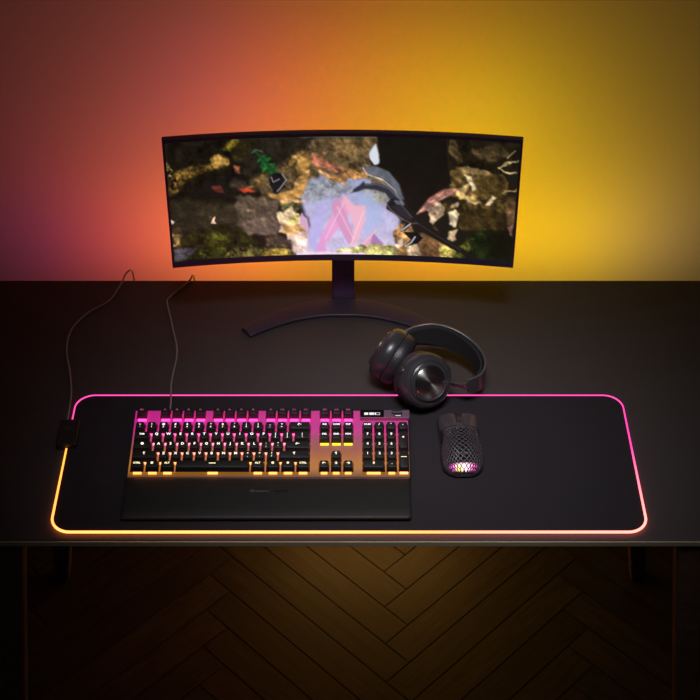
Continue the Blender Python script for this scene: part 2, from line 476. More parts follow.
    P([(488, 232), (520, 224), (520, 266), (492, 266)], (22, 20, 10), 5, tex=.3)
    P([(506, 200), (514, 198), (518, 206), (516, 222), (508, 224)], (96, 70, 44), 2, tex=.5)
    P([(508, 226), (514, 222), (514, 236)], (150, 104, 92), 1)
    # left foreground mounds
    P([(176, 248), (184, 238), (192, 231), (205, 225), (225, 223), (245, 229), (262, 243), (270, 256), (240, 264), (176, 266)], (36, 36, 14), 2, tex=.7)
    P([(206, 236), (222, 230), (232, 240), (222, 252), (206, 250)], (64, 64, 20), 4, tex=.7)
    P([(226, 252), (252, 244), (270, 254), (268, 264), (226, 264)], (98, 88, 44), 2, tex=.9)
    P([(264, 250), (286, 248), (296, 256), (290, 264), (262, 264)], (168, 140, 60), 1, tex=.7)
    P([(170, 220), (178, 218), (184, 234), (182, 246), (172, 244)], (58, 46, 28), 2, tex=.6)
    P([(171, 234), (181, 232), (182, 242), (174, 246)], (130, 104, 60), 1, tex=.8)
    P([(171, 218), (175, 220), (172, 223)], (220, 208, 196), 0)
    P([(175, 248), (198, 247), (190, 256), (174, 264)], (74, 68, 76), 1, tex=.6)
    P([(211, 222), (214, 216), (216, 214), (215, 219), (217, 222)], (232, 190, 158), 0, warp=False)
    # a leafy fern on the ledge
    for k in range(26):
        u = (k % 13) / 12; sd = 1 if k < 13 else -1
        bx, by = 261 + 19 * u, 155 + 23 * u
        a = .87 + sd * (1.15 + .5 * math.sin(k * 1.7))
        L = (4.2 + 2 * math.sin(k * 2.3) ** 2) * (.5 + .7 * math.sin(PI * min(1, u + .15)))
        line([(bx, by), (bx + L * math.cos(a), by + L * math.sin(a))], 2.6, (20 + 3 * (k % 5), 62 + 9 * ((k * 7) % 6), 30 + 4 * (k % 4)), .95)
        if k % 2: line([(bx, by), (bx + L * .8 * math.cos(a + .2), by + L * .8 * math.sin(a + .2))], .6, (116, 170, 112), .6)
    line([(255, 149), (263, 156), (281, 177)], 3.0, (26, 66, 34), .9)
    line([(253, 151), (257, 148), (263, 150)], 1.1, (110, 114, 108), .7)
    P([(269, 172), (280, 172), (288, 175), (284, 186), (274, 190), (270, 182)], (26, 24, 26), 1, tex=.5)
    line([(283, 172), (287, 178), (281, 186), (278, 189)], 1.1, (186, 176, 182), .8)
    line([(272, 175), (274, 180), (280, 177)], .9, (190, 180, 186), .8)
    # the winged reptile
    P([(378, 132), (452, 132), (448, 150), (450, 166), (452, 181), (440, 187), (430, 195), (420, 206), (414, 216), (408, 206), (405, 192), (400, 179), (390, 170), (380, 166), (376, 163), (380, 158)], (23, 20, 15), 1, warp=False, tex=.15)
    line([(448, 138), (450, 166), (452, 181)], .8, (44, 36, 26))
    P([(377, 142), (379.5, 152), (380.5, 161), (376, 164.5), (371, 158), (370, 152), (373, 147)], (216, 222, 232), 1, warp=False)
    line([(370.5, 158), (375, 164), (380, 163)], 1.2, (24, 22, 26))
    P([(363, 165), (378, 165), (390, 170), (400, 182), (405, 198), (402, 200), (397, 188), (385, 177), (370, 172)], (96, 100, 110), 1, warp=False, tex=.2)
    line([(367, 172), (384, 178), (396, 188), (402, 202)], 1.0, (200, 190, 176))
    line([(364, 166), (367, 172)], .9, (220, 206, 186))
    P([(372, 174), (384, 180), (394, 190), (398, 196), (386, 186), (372, 181)], (120, 102, 72), 1, warp=False)
    P([(351, 191), (356, 186), (361, 183), (365, 179), (366, 182), (378, 181), (390, 185), (398, 193), (405, 200), (410, 208), (400, 205), (392, 199), (386, 191), (376, 188), (366, 187), (358, 190)], (44, 46, 52), 1, warp=False)
    line([(366, 183), (378, 182.5), (390, 187), (400, 197)], .8, (92, 98, 112))
    line([(349, 190.5), (353, 189)], .8, (200, 190, 170))
    P([(388, 201), (393, 196), (405, 198), (416, 212), (413, 223), (405, 220), (395, 212), (387, 207)], (27, 23, 22), 1, warp=False)
    P([(394, 198), (404, 199), (406, 203), (398, 203)], (96, 98, 108), 1, warp=False)
    line([(388, 203), (392, 208), (404, 218)], .8, (150, 132, 112), .7)
    P([(408, 220), (414, 222), (406, 230), (401, 231)], (22, 20, 20), 0, warp=False)
    line([(412, 222), (403, 229)], 1.1, (226, 222, 226))
    P([(404, 231), (418, 231), (424, 237), (419, 243), (404, 247), (412, 239)], (22, 20, 20), 0, warp=False)
    line([(416, 236), (412, 242), (406, 246)], 1.1, (222, 220, 226))
    P([(408, 212), (425, 219), (440, 231), (455, 243), (480, 258), (488, 262), (470, 258), (450, 247), (430, 235), (414, 227)], (30, 25, 22), 1, warp=False)
    line([(416, 220), (440, 236), (462, 250)], .7, (66, 54, 48))
    P([(392, 204), (402, 204), (413, 214), (411, 220), (402, 214)], (40, 38, 40), 1, warp=False)
    line([(384, 181), (393, 187), (401, 197), (404, 203)], 1.6, (118, 122, 134), .8)
    line([(398, 200), (405, 206), (413, 216)], 1.0, (84, 80, 80), .8)
    line([(402, 217), (412, 222), (418, 222)], .9, (120, 104, 88), .7)
    P([(417, 213), (430, 196), (445, 187), (461, 186), (455, 192), (441, 198), (428, 208)], (158, 104, 92), 1, warp=False, tex=.3)
    line([(418, 212), (444, 190)], .7, (206, 160, 140))
    line([(430, 205), (456, 188)], .7, (206, 160, 140))
    # light raking over the rock faces
    hf = vnoise(w, h, 22, 20) * 1.5 + vnoise(w, h, 13, 21) + .4 * vnoise(w, h, 6, 22)
    gr = (np.roll(hf, 1, 1) - np.roll(hf, -1, 1)) * .6 + (np.roll(hf, -1, 0) - np.roll(hf, 1, 0))
    lit = np.clip(gr / gr.std(), -2, 3)[..., None]
    lum = img.mean(2, keepdims=True); sat = (img.max(2, keepdims=True) - img.min(2, keepdims=True)) / (lum + 8)
    rock = np.clip((img[..., :1] - img[..., 2:3] - 8) / 24, 0, 1) * np.clip((img[..., 1:2] - img[..., 2:3]) / 16, 0, 1) * np.clip((lum - 22) / 14, 0, 1)
    img[:] = img * (1 + rock * .16 * lit) + rock * np.clip(lit - 1.3, 0, 2) * np.array((20, 15, 8))
    # haze from the mouth, part of the picture
    g = np.exp(-(((gx - 350) / 62) ** 2 + ((gy - 222) / 40) ** 2))[..., None]
    img[:] = img + g * np.array((14, 12, 20))
    img[:] = np.clip(img, 0, 255)
    a = img / 255
    return np.where(a <= .04045, a / 12.92, ((a + .055) / 1.055) ** 2.4), w, h

def make_screen():
    img, w, h = paint_screen()
    nx, ny = 472, 167
    sx0, sx1 = -W2 + BZ * .6, W2 - BZ * .6
    vs, cs = [], []
    for j in range(ny + 1):
        v = j / ny
        for i in range(nx + 1):
            u = i / nx
            vs.append(panel(sx0 + (sx1 - sx0) * u, HH - BT - (HH - BT - BB) * v, .0))
    U = np.tile(np.linspace(0, 1, nx + 1), ny + 1); V = np.repeat(np.linspace(0, 1, ny + 1), nx + 1)
    # picture frame: the panel narrows slightly towards its lower edge
    xl = 166 + 9 * V; xr = 521 - 9 * V
    px = xl + (xr - xl) * U
    t = (px - 343) / 178
    py = (135.5 + 5 * t * t) * (1 - V) + (254.5 + 8 * t * t) * V
    fx = np.clip((px - 166) * 2, 0, w - 1.001); fy = np.clip((py - 135) * 2, 0, h - 1.001)
    xi = fx.astype(int); yi = fy.astype(int); ax = (fx - xi)[:, None]; ay = (fy - yi)[:, None]
    cs = (img[yi, xi] * (1 - ax) + img[yi, xi + 1] * ax) * (1 - ay) + (img[yi + 1, xi] * (1 - ax) + img[yi + 1, xi + 1] * ax) * ay
    fs = [(j * (nx + 1) + i, (j + 1) * (nx + 1) + i, (j + 1) * (nx + 1) + i + 1, j * (nx + 1) + i + 1) for j in range(ny) for i in range(nx)]
    me = bpy.data.meshes.new('screen'); me.from_pydata(vs, [], fs); me.update()
    set_colors(me, cs.astype(np.float32))
    obj('screen', me, emit_attr('screen_light', 1.0, True), mon, smooth=60)
make_screen()

# ------------------------------------------------------------------ mouse pad with its lit edge
PX, PY, PT = .4480, .1490, .0035
pad = empty('mouse_pad', (-.0015, .1700, TOP))
tag(pad, 'wide black cloth mouse pad edged by a glowing pink and amber light tube', 'mouse pad')
prism_rr(PX - .001, PY - .001, .030, 0, PT, 10).build('cloth_surface', M_CLOTH, pad)
def pad_col(x, y):
    keys_bottom = [(-.45, (4.4, 1.0, .22)), (-.25, (4.8, 1.2, .26)), (0, (4.8, 1.2, .28)), (.12, (4.4, .86, .24)), (.22, (4.2, .78, .50)), (.45, (4.0, .78, .64))]
    def lerp(keys, t):
        if t <= keys[0][0]: return np.array(keys[0][1])
        for (a, ca), (b, cb) in zip(keys, keys[1:]):
            if t <= b:
                k = (t - a) / (b - a); return np.array(ca) * (1 - k) + np.array(cb) * k
        return np.array(keys[-1][1])
    top = np.array((2.1, .12, .70))
    if y > PY - .02: base = top; 
    elif y < -PY + .012: base = lerp(keys_bottom, x)
    elif x > 0: base = lerp([(-.14, (4.0, .78, .64)), (-.05, (3.0, .42, .55)), (.03, (2., .09, .62)), (.13, (1.8, .10, .62))], y)
    else: base = lerp([(-.14, (4.0, .78, .20)), (-.08, (2.6, .78, .14)), (.03, (2.2, .82, .10)), (.055, (1.3, .14, .42)), (.13, (1.8, .10, .60))], y)
    return base
path = []
rr = rounded_rect(PX, PY, .030, 12)
for i in range(len(rr)):
    a = rr[i]; b = rr[(i + 1) % len(rr)]
    L = math.hypot(b[0] - a[0], b[1] - a[1]); n = max(1, int(L / .008))
    for k in range(n):
        path.append((a[0] + (b[0] - a[0]) * k / n, a[1] + (b[1] - a[1]) * k / n))
NT = 10; rings = []; TR = .0018
for i, p in enumerate(path):
    a = Vector((*path[i - 1], 0)); b = Vector((*path[(i + 1) % len(path)], 0))
    t = (b - a).normalized(); nrm = Vector((t.y, -t.x, 0)); TR = .0020 - .0009 * min(1, max(0, (p[1] + PY) / (2 * PY)))
    rings.append([tuple(Vector((*p, PT - .0008 + .001)) + nrm * TR * math.cos(2 * PI * j / NT) + Vector((0, 0, 1)) * TR * math.sin(2 * PI * j / NT)) for j in range(NT)])
rings.append(rings[0])
mb = MB(); mb.loft(rings, cap=False)
me = mb.mesh('light_tube')
set_colors(me, np.array([pad_col(v.co.x, v.co.y) for v in me.vertices], dtype=np.float32))
obj('light_tube', me, emit_attr('pad_tube_light', 1.0), pad, smooth=60)
# control box astride the left edge
cb = prism_rr(.0162, .0285, .003, 0, .0135, 6).build('control_box', M_BLACK, pad, loc=(-.4485, .0540, .0002), bevel=.0012, smooth=40)
prism_rr(.0045, .0035, .0012, .0135, .0142, 4).build('button', M_RUBBER, cb, loc=(.0, .006, 0))
mk = emit('dim_mark', (.09, .11, .10), 1.)
tri = MB(); 
for k in range(3):
    a0 = PI / 2 + k * 2 * PI / 3; a1 = a0 + 2 * PI / 3
    p0 = Vector((.006 * math.cos(a0), .006 * math.sin(a0), 0)); p1 = Vector((.006 * math.cos(a1), .006 * math.sin(a1), 0))
    tri.tube([p0.lerp(p1, .12), p0.lerp(p1, .88)], .0004, 6)
tri.build('emblem', mat('mark_grey', (.12, .12, .12), .5), cb, loc=(0, .006, .0144))
MB().box((0, 0, 0), (.009, .004, .004)).build('cable_plug', M_RUBBER, cb, loc=(-.008, .0295, .0065))
pts = [(-.4575, .254, TOP + .0065), (-.4575, .268, TOP + .005), (-.4605, .3238, TOP + .002), (-.4701, .3752, TOP + .002), (-.4846, .436, TOP + .002), (-.4832, .4871, TOP + .002),
       (-.461, .5316, TOP + .002), (-.4281, .5647, TOP + .002), (-.4118, .607, TOP + .006), (-.4055, .632, TOP + .009), (-.399, .646, TOP + .007), (-.3955, .652, TOP - .006), (-.3955, .657, TOP - .05), (-.396, .66, TOP - .20)]
MB().tube([Vector(p) - pad.location for p in spline(pts, 8)], .0017, 8).build('cable', M_CABLE, pad, smooth=60)

# ------------------------------------------------------------------ text
_txt = {}
def text_mesh(s, size, align='CENTER'):
    key = (s, size, align)
    if key in _txt: return _txt[key]
    cu = bpy.data.curves.new('legend', 'FONT'); cu.body = s; cu.size = size; cu.align_x = align; cu.align_y = 'CENTER'; cu.resolution_u = 2
    cu.offset = size * .03
    ob = bpy.data.objects.new('legend_source', cu); COL.objects.link(ob)
    bpy.context.view_layer.update()
    me = bpy.data.meshes.new_from_object(ob.evaluated_get(bpy.context.evaluated_depsgraph_get()))
    bpy.data.objects.remove(ob); bpy.data.curves.remove(cu)
    me.materials.clear()
    _txt[key] = me
    return me

# ------------------------------------------------------------------ keyboard
KX, KY = -.1253, .1195
kb = empty('keyboard', (KX, KY, TOP + PT + .0002))
tag(kb, 'full size black mechanical keyboard with pink and amber backlit keys', 'keyboard')
SL = math.radians(6.0)
Z0 = .0135
KM = Matrix.Translation((0, 0, Z0)) @ Matrix.Rotation(SL, 4, 'X')
KW, KD = .2190, .1355
# wedge case
def slope(y): return Z0 + y * math.tan(SL)
case = MB()
p = rounded_rect(KW, KD / 2, .003, 4, 0, KD / 2)
case.loft([[(x, y, 0) for x, y in p], [(x, y, slope(y) - .0015) for x, y in p]])
case.build('case', M_CASE, kb, smooth=40, bevel=.001)
# switch plate: the key lights' glow on it is painted in as emission
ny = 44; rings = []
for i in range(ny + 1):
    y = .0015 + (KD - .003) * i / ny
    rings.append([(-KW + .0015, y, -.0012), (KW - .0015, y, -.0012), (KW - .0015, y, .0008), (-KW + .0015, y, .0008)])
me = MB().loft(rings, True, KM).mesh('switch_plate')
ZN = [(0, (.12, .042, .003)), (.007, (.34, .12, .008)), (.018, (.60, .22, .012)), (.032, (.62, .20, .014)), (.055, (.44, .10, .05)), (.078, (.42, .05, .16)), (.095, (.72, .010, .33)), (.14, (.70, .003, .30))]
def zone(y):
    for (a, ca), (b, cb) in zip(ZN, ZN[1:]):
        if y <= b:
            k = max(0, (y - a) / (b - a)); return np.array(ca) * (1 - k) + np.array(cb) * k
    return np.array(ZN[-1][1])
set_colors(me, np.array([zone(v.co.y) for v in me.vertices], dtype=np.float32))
m, nt, out = nodes_of('painted_glow_plate')
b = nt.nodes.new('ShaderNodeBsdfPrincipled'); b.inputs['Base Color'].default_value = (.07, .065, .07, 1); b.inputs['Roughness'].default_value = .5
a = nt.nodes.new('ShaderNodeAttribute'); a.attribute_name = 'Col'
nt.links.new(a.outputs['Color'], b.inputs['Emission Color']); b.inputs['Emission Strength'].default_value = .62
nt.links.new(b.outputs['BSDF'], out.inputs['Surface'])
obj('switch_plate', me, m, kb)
U = .0186
UY = .0190
ROWY = [.0045 + UY * .5 + UY * r for r in range(5)] + [.0045 + UY * 6.08]     # bottom row .. number row, function row
XM = -KW + .0045; XN = XM + U * 15.62; XP = XN + U * 3.62
def lin(*c): return s2l(c)
GLOW = [((1., .27, .05), 3.6), ((1., .30, .09), 3.4), ((1., .26, .22), 3.4), ((1., .17, .28), 4.), ((1., .05, .24), 5.5), ((1., .03, .22), 5.5)]
M_SW = [emit('backlight_row_%d' % i, c, s) for i, (c, s) in enumerate(GLOW)]
M_SWY = emit('backlight_yellow', (1., .80, .03), 1.6)
M_LG = [emit('legend_gold', (1., .88, .50), 1.7), emit('legend_gold', (1., .92, .6), 1.7), emit('legend_pale', (1., .95, .72), 1.7), emit('legend_white', (1., .9, .9), 1.7), emit('legend_white', (1., .85, .95), 1.7), emit('legend_pink', (.62, .08, .28), .9)]
capH = [.0088, .0086, .0086, .0092, .0100, .0100]
_cap = {}
def cap_mesh(w, d, h):
    k = (round(w, 5), round(d, 5), round(h, 5))
    if k not in _cap:
        rings = []
        for z, ix, iy, oy, r in ((0, 0, 0, 0, .001), (h * .55, .0012, .0010, .0004, .0015), (h * .97, .0023, .0019, .0010, .002), (h, .0030, .0026, .0010, .002)):
            rings.append([(a, b, z) for a, b in rounded_rect(w / 2 - ix, d / 2 - iy, r, 3, 0, oy)])
        _cap[k] = MB().loft(rings).mesh('key')
    return _cap[k]
_sw = {}
def sw_mesh(w, d):
    k = (round(w, 5), round(d, 5))
    if k not in _sw: _sw[k] = MB().box((0, 0, 0), (w, d, .0066), taper=.92).mesh('switch')
    return _sw[k]
def key(name, x0, wu, row, legend='', du=1., size=.0040, msw=None, dy=0., pos='top', second=None):
    w, d = wu * U - .0019, du * U - .0019
    cx = x0 + wu * U / 2; cy = ROWY[row] + dy
    zc = .0074
    loc = KM @ Vector((cx, cy, zc))
    h = capH[row]
    k = obj(name, cap_mesh(w, d, h), M_CAP, kb, loc=loc, rot=(SL, 0, 0), smooth=35)
    s = bpy.data.objects.new('switch', sw_mesh((w * (.60 if w < .06 else .14)) if row == 0 else w - .0034, d - .0010)); COL.objects.link(s)
    s.parent = k; s.location = (0, 0, -.0034)
    m = msw or M_SW[row]
    if not s.data.materials: s.data.materials.append(m)
    s.material_slots[0].link = 'OBJECT'; s.material_slots[0].material = m
    def put(t, sz, ox, oy):
        l = bpy.data.objects.new('legend', text_mesh(t, sz)); COL.objects.link(l)
        l.parent = k; l.location = (ox, oy, h + .00012)
        if not l.data.materials: l.data.materials.append(M_LG[row])
        l.material_slots[0].link = 'OBJECT'; l.material_slots[0].material = M_LG[row]
    if legend:
        put(legend, size * 1.22, 0, d * (.18 if second else .16))
        if second: put(second, size * 1.05, 0, -d * .14)
    return k
def glyph(k, me, ox, oy, row, sc=1.):
    pass
# function row
SM = .0030
x = XM; key('key', x, 1, 5, 'ESC', size=SM)
for blk, st in enumerate((2, 6.5, 11)):
    for i in range(4):
        key('key', XM + U * (st + i), 1, 5, 'F%d' % (blk * 4 + i + 1), size=SM)
for i, t in enumerate(('PRT', 'SCR', 'BRK')): key('key', XN + U * i, 1, 5, t, size=SM)
# number row
for i, (a, b) in enumerate(zip('~!@#$%^&*()_+', '`1234567890-=')): key('key', XM + U * i, 1, 4, a, second=b, size=.0038)
key('backspace_key', XM + U * 13, 2, 4, '\u2190', size=.006)
for i, t in enumerate(('INS', 'HOM', 'PUP')): key('key', XN + U * i, 1, 4, t, size=.0036)
# Q row
key('tab_key', XM, 1.5, 3, 'TAB', size=.0036)
for i, t in enumerate('QWERTYUIOP'): key('key', XM + U * (1.5 + i), 1, 3, t, size=.0052)
for i, (a, b) in enumerate((('{', '['), ('}', ']'))): key('key', XM + U * (11.5 + i), 1, 3, a, second=b)
key('key', XM + U * 13.5, 1.5, 3, '|', second='\\')
for i, t in enumerate(('DEL', 'END', 'PDN')): key('key', XN + U * i, 1, 3, t, size=.0036, msw=M_SWY)
# A row
key('caps_lock_key', XM, 1.75, 2, '\u25cf', size=.0048)
for i, t in enumerate('ASDFGHJKL'): key('key', XM + U * (1.75 + i), 1, 2, t, size=.0052)
for i, (a, b) in enumerate(((':', ';'), ('"', "'"))): key('key', XM + U * (10.75 + i), 1, 2, a, second=b)
key('enter_key', XM + U * 12.75, 2.25, 2, '\u2190', size=.006)
# Z row
key('shift_key', XM, 2.25, 1, '\u2191', size=.0056)
for i, t in enumerate('ZXCVBNM'): key('key', XM + U * (2.25 + i), 1, 1, t, size=.0052)
for i, (a, b) in enumerate((('<', ','), ('>', '.'), ('?', '/'))): key('key', XM + U * (9.25 + i), 1, 1, a, second=b)
key('shift_key', XM + U * 12.25, 2.75, 1, '\u2191', size=.0056)
key('arrow_key', XN + U, 1, 1, '\u2191', size=.0056)
# bottom row
for st, t in ((0, 'CTRL'), (1.25, '\u25a0'), (2.5, 'ALT')): key('key', XM + U * st, 1.25, 0, t, size=.0038)
key('space_bar', XM + U * 3.75, 6.25, 0, '\u2014', size=.008)
for st, t in ((10, 'ALT'), (11.25, '\u25a0'), (12.5, '\u25cf'), (13.75, 'CTRL')): key('key', XM + U * st, 1.25, 0, t, size=.0038)
for i, t in enumerate(('\u2190', '\u2193', '\u2192')): key('arrow_key', XN + U * i, 1, 0, t, size=.0056)
# number pad
for i, t in enumerate(('NUM', '/', '*', '-')): key('number_pad_key', XP + U * i, 1, 4, t, size=.0036 if i == 0 else .0046)
for r, ts in ((3, '789'), (2, '456'), (1, '123')):
    for i, t in enumerate(ts): key('number_pad_key', XP + U * i, 1, r, t, size=.0050)
key('plus_key', XP + U * 3, 1, 3, '+', du=2, dy=-U / 2, size=.0056)
key('enter_key', XP + U * 3, 1, 1, '\u2014', du=2, dy=-U / 2, size=.0066)
key('number_pad_key', XP, 2, 0, '0', size=.0050); key('number_pad_key', XP + U * 2, 1, 0, '.', size=.0056)
# light slits along the front lip
# little display, roller and media button above the number pad
zt = .0072
def kp(x, y, z): return KM @ Vector((x, y, z))
ox0 = XP - U * .12
MB().box((0, 0, 0), (U * 4.22, U * .86, .0085)).build('control_housing', mat('housing_alloy', (.16, .10, .15), .45, bump=.1, scale=900), kb, loc=kp(XP + U * 2.0, ROWY[5] + .0016, .0045), rot=(SL, 0, 0), bevel=.0008)
sc_ = MB().box((0, 0, 0), (U * 2.02, U * .80, .0006)).build('display', mat('display_glass', (.004, .004, .004), .25), kb, loc=kp(XP + U * .92, ROWY[5] + .0016, .0091), rot=(SL, 0, 0))
M_DI = emit('display_white', (.95, .93, .95), 1.1)
di = MB()
for x0, x1 in ((-.0125, -.0062), (-.0045, .0030)): di.box(((x0 + x1) / 2, -.0008, 0), (x1 - x0, .0046, .0002))
for x0, x1, y0, y1 in ((.0040, .0125, .0010, .0015), (.0040, .0125, -.0031, -.0026), (.0120, .0125, -.0031, .0015), (.0040, .0045, -.0031, .0015), (.0045, .0062, -.0026, .001)):
    di.box(((x0 + x1) / 2, (y0 + y1) / 2, 0), (x1 - x0, y1 - y0, .0002))
di.build('icons', M_DI, sc_, loc=(0, 0, .0005))
MB().tube([(-.0085, 0, 0), (.0085, 0, 0)], .0036, 20).build('volume_roller', M_BLACK, kb, loc=kp(XP + U * 3.05, ROWY[5] + .0042, .0084), rot=(SL, 0, 0), smooth=40)
mb_ = MB().box((0, 0, 0), (.0130, .0040, .0016)).build('media_button', M_CASE, kb, loc=kp(XP + U * 3.1, ROWY[5] - .0032, .0093), rot=(SL, 0, 0), bevel=.0004)
MB().box((0, 0, 0), (.0085, .0009, .0003)).build('button_mark', M_DI, mb_, loc=(.0006, -.0003, .00085))
MB().box((0, 0, 0), (.012, .010, .007)).build('cable_relief', M_RUBBER, kb, loc=(-.2923 - KX, KD + .003, .012), bevel=.001)
pts = [(-.2923, .262, TOP + .0125), (-.2925, .278, TOP + .009), (-.2935, .300, TOP + .0045), (-.296, .3265, TOP + .0045), (-.2975, .3603, TOP + .002), (-.2952, .4283, TOP + .002), (-.3102, .4991, TOP + .002), (-.3236, .5563, TOP + .002), (-.3223, .573, TOP + .002),
       (-.2985, .607, TOP + .003), (-.2885, .622, TOP + .004), (-.2855, .634, TOP + .004), (-.284, .641, TOP - .006), (-.283, .653, TOP - .05), (-.283, .655, TOP - .20)]
MB().tube([Vector(p) - kb.location for p in spline(pts, 8)], .0017, 8).build('cable', M_CABLE, kb, smooth=60)

# ------------------------------------------------------------------ wrist rest
wr = empty('wrist_rest', (KX - .0012, .0785, TOP + PT + .0002))
tag(wr, 'long soft black wrist rest in front of the keyboard', 'wrist rest')
rings = []
ring_ys = [(-.0335, .0010), (-.0380, .0070), (-.0372, .0090), (-.0345, .0100), (-.018, .0118), (.008, .0145), (.034, .0165), (.0375, .0160), (.039, .013), (.039, 0), (-.033, 0)]
RW = KW - .003
nxs = [-RW - .003, -RW - .0024, -RW - .0008, -RW + .004, -.1, 0, .1, RW - .004, RW + .0008, RW + .0024, RW + .003]
ins = [.004, .0022, .0008, 0, 0, 0, 0, 0, .0008, .0022, .004]
for xx, i_ in zip(nxs, ins):
    ring = []
    for yy, zz in ring_ys:
        k = 1 - i_ / .039
        ring.append((xx, yy + i_ * .9 if yy < 0 else yy, zz * (1 - i_ * 22) if zz > 0 else 0))
    rings.append(ring)
body = MB().loft(rings).build('body', M_REST, wr, smooth=50)
M_MARK = mat('print_grey', (.10, .10, .095), .5)
M_MARKD = mat('print_black', (.004, .004, .004), .4)
em = MB(); em.lathe([(.0018, 0), (.0030, 0), (.0030, .0002), (.0018, .0002)], 24, cap=False); em.lathe([(0, 0), (.0010, 0), (.0010, .0002), (0, .0002)], 16)
TZ = .0152
em.build('emblem', M_MARK, wr, loc=(-.0225, .012, TZ + .0002))
t1 = text_mesh('steelseries', .0052, 'LEFT'); obj('lettering', t1, M_MARK, wr, loc=(-.0185, .0115, TZ + .0003))
t2 = text_mesh('APEX PRO', .0046, 'LEFT'); obj('lettering', t2, M_MARKD, wr, loc=(.0110, .0115, TZ + .0003))

# ------------------------------------------------------------------ mouse
ms = empty('mouse', (.1745, .193, TOP + PT + .0002), math.radians(2))
tag(ms, 'black computer mouse with a perforated shell glowing pink at its rear', 'mouse')
def wid(t):
    return np.interp(t, [0, .04, .12, .3, .55, .8, .95, 1.0], [.014, .024, .0315, .0335, .0300, .0310, .0318, .0305])
def hgt(t):
    return np.interp(t, [0, .04, .12, .3, .45, .6, .8, .95, 1.0], [.010, .017, .027, .0365, .0385, .0365, .0275, .0205, .0175])
ML = .124
def shell(a, t, off=0.):
    def pt(a, t):
        w = wid(t); h = hgt(t); z0 = .004
        sx = math.copysign(abs(math.sin(a)) ** .75, a); cz = max(0., math.cos(a)) ** .62
        return Vector((w * sx, -ML / 2 + ML * t, z0 + (h - z0) * cz))
    p = pt(a, t)
    if off:
        e = .01
        a_ = max(-1.5, min(1.5, a)); t_ = max(.012, min(.988, t))
        n = (pt(a_ + e, t_) - pt(a_ - e, t_)).cross(pt(a_, t_ + e) - pt(a_, t_ - e)).normalized()
        if n.z < 0 and abs(a) < 1.2: n = -n
        p = p + n * off
    return p
bm = bmesh.new(); vt = {}
NA, NTT = 34, 30
def gv(i, j):
    if not (0 <= i <= NA and 0 <= j <= NTT): return None
    if (i, j) not in vt: vt[(i, j)] = bm.verts.new(shell(-PI / 2 + PI * i / NA, j / NTT))
    return vt[(i, j)]
holes = []
for i in range(-1, NA + 2):
    for j in range(-1, NTT + 2):
        if (i + j) % 2 == 0: continue
        vs = [gv(i + 1, j), gv(i, j + 1), gv(i - 1, j), gv(i, j - 1)]
        vs = [v for v in vs if v is not None]
        if len(vs) < 3: continue
        f = bm.faces.new(vs)
        if len(vs) == 4 and 0.6 < j < NTT * .63 and 4 < i < NA - 4: holes.append(f)
for c in ((0, 0), (NA, 0), (0, NTT), (NA, NTT)): pass
bmesh.ops.recalc_face_normals(bm, faces=bm.faces)
r = bmesh.ops.inset_individual(bm, faces=holes, thickness=.00066, use_even_offset=True)
bmesh.ops.delete(bm, geom=holes, context='FACES')
me = bpy.data.meshes.new('shell'); bm.to_mesh(me); bm.free()
so = obj('shell', me, M_MOUSE, ms, smooth=50)
sm = so.modifiers.new('thickness', 'SOLIDIFY'); sm.thickness = .0012; sm.offset = -1
# base
rings = []
for z, k in ((0, .96), (.002, .99), (.0045, 1.0)):
    tt = [i / 30 for i in range(31)]
    rings.append([(k * wid(t), (-ML / 2 + ML * t) * k, z) for t in tt] + [(-k * wid(t), (-ML / 2 + ML * t) * k, z) for t in reversed(tt)])
MB().loft(rings).build('base', M_RUBBER, ms, smooth=40)
MB().box((0, .004, .012), (.034, .060, .014)).build('inner_frame', M_BLACK, ms, bevel=.002)
# front buttons
for side, nm in ((-1, 'left_button'), (1, 'right_button')):
    a0, a1 = (.12, 1.28)
    rings = []
    for k in range(11):
        a = side * (a0 + (a1 - a0) * k / 10)
        ring = []
        for m_ in range(9):
            t = .665 + (.345) * m_ / 8
            ring.append(tuple(shell(a, min(t, 1.0), .0018) + Vector((0, max(0, t - 1.0) * ML, 0))))
        for m_ in reversed(range(9)):
            t = .665 + (.345) * m_ / 8
            ring.append(tuple(shell(a, min(t, 1.0), .0002) + Vector((0, max(0, t - 1.0) * ML, 0))))
        rings.append(ring)
    MB().loft(rings).build(nm, M_MOUSE, ms, smooth=45)
# front face
rings = []
f0 = [tuple(shell(-PI / 2 + PI * i / 24, 1.0)) for i in range(25)]
mb = MB(); mb.add(f0 + [(0, ML / 2 + .002, .006)], [(i, i + 1, 25) for i in range(24)]); mb.build('front_face', M_MOUSE, ms)
f0 = [tuple(shell(-PI / 2 + PI * i / 24, 0.0)) for i in range(25)]
mb = MB(); mb.add(f0 + [(0, -ML / 2 - .001, .005)], [(i, i + 1, 25) for i in range(24)]); mb.build('rear_face', M_MOUSE, ms)
w_ = MB(); w_.tube([(-.0038, 0, 0), (.0038, 0, 0)], .0105, 28); wo = w_.build('scroll_wheel', M_RUBBER, ms, loc=(0, .044, .0225), smooth=40)
for k in range(16):
    pass
for t in (.50, .63):
    rings = []
    for k in range(7):
        tt = t - .055 + .11 * k / 6
        rings.append([tuple(shell(-a, tt, o_)) for a, o_ in ((1.02, .0004), (1.02, .002), (1.24, .0022), (1.24, .0004))])
    MB().loft(rings).build('side_button', M_BLACK, ms, smooth=40)
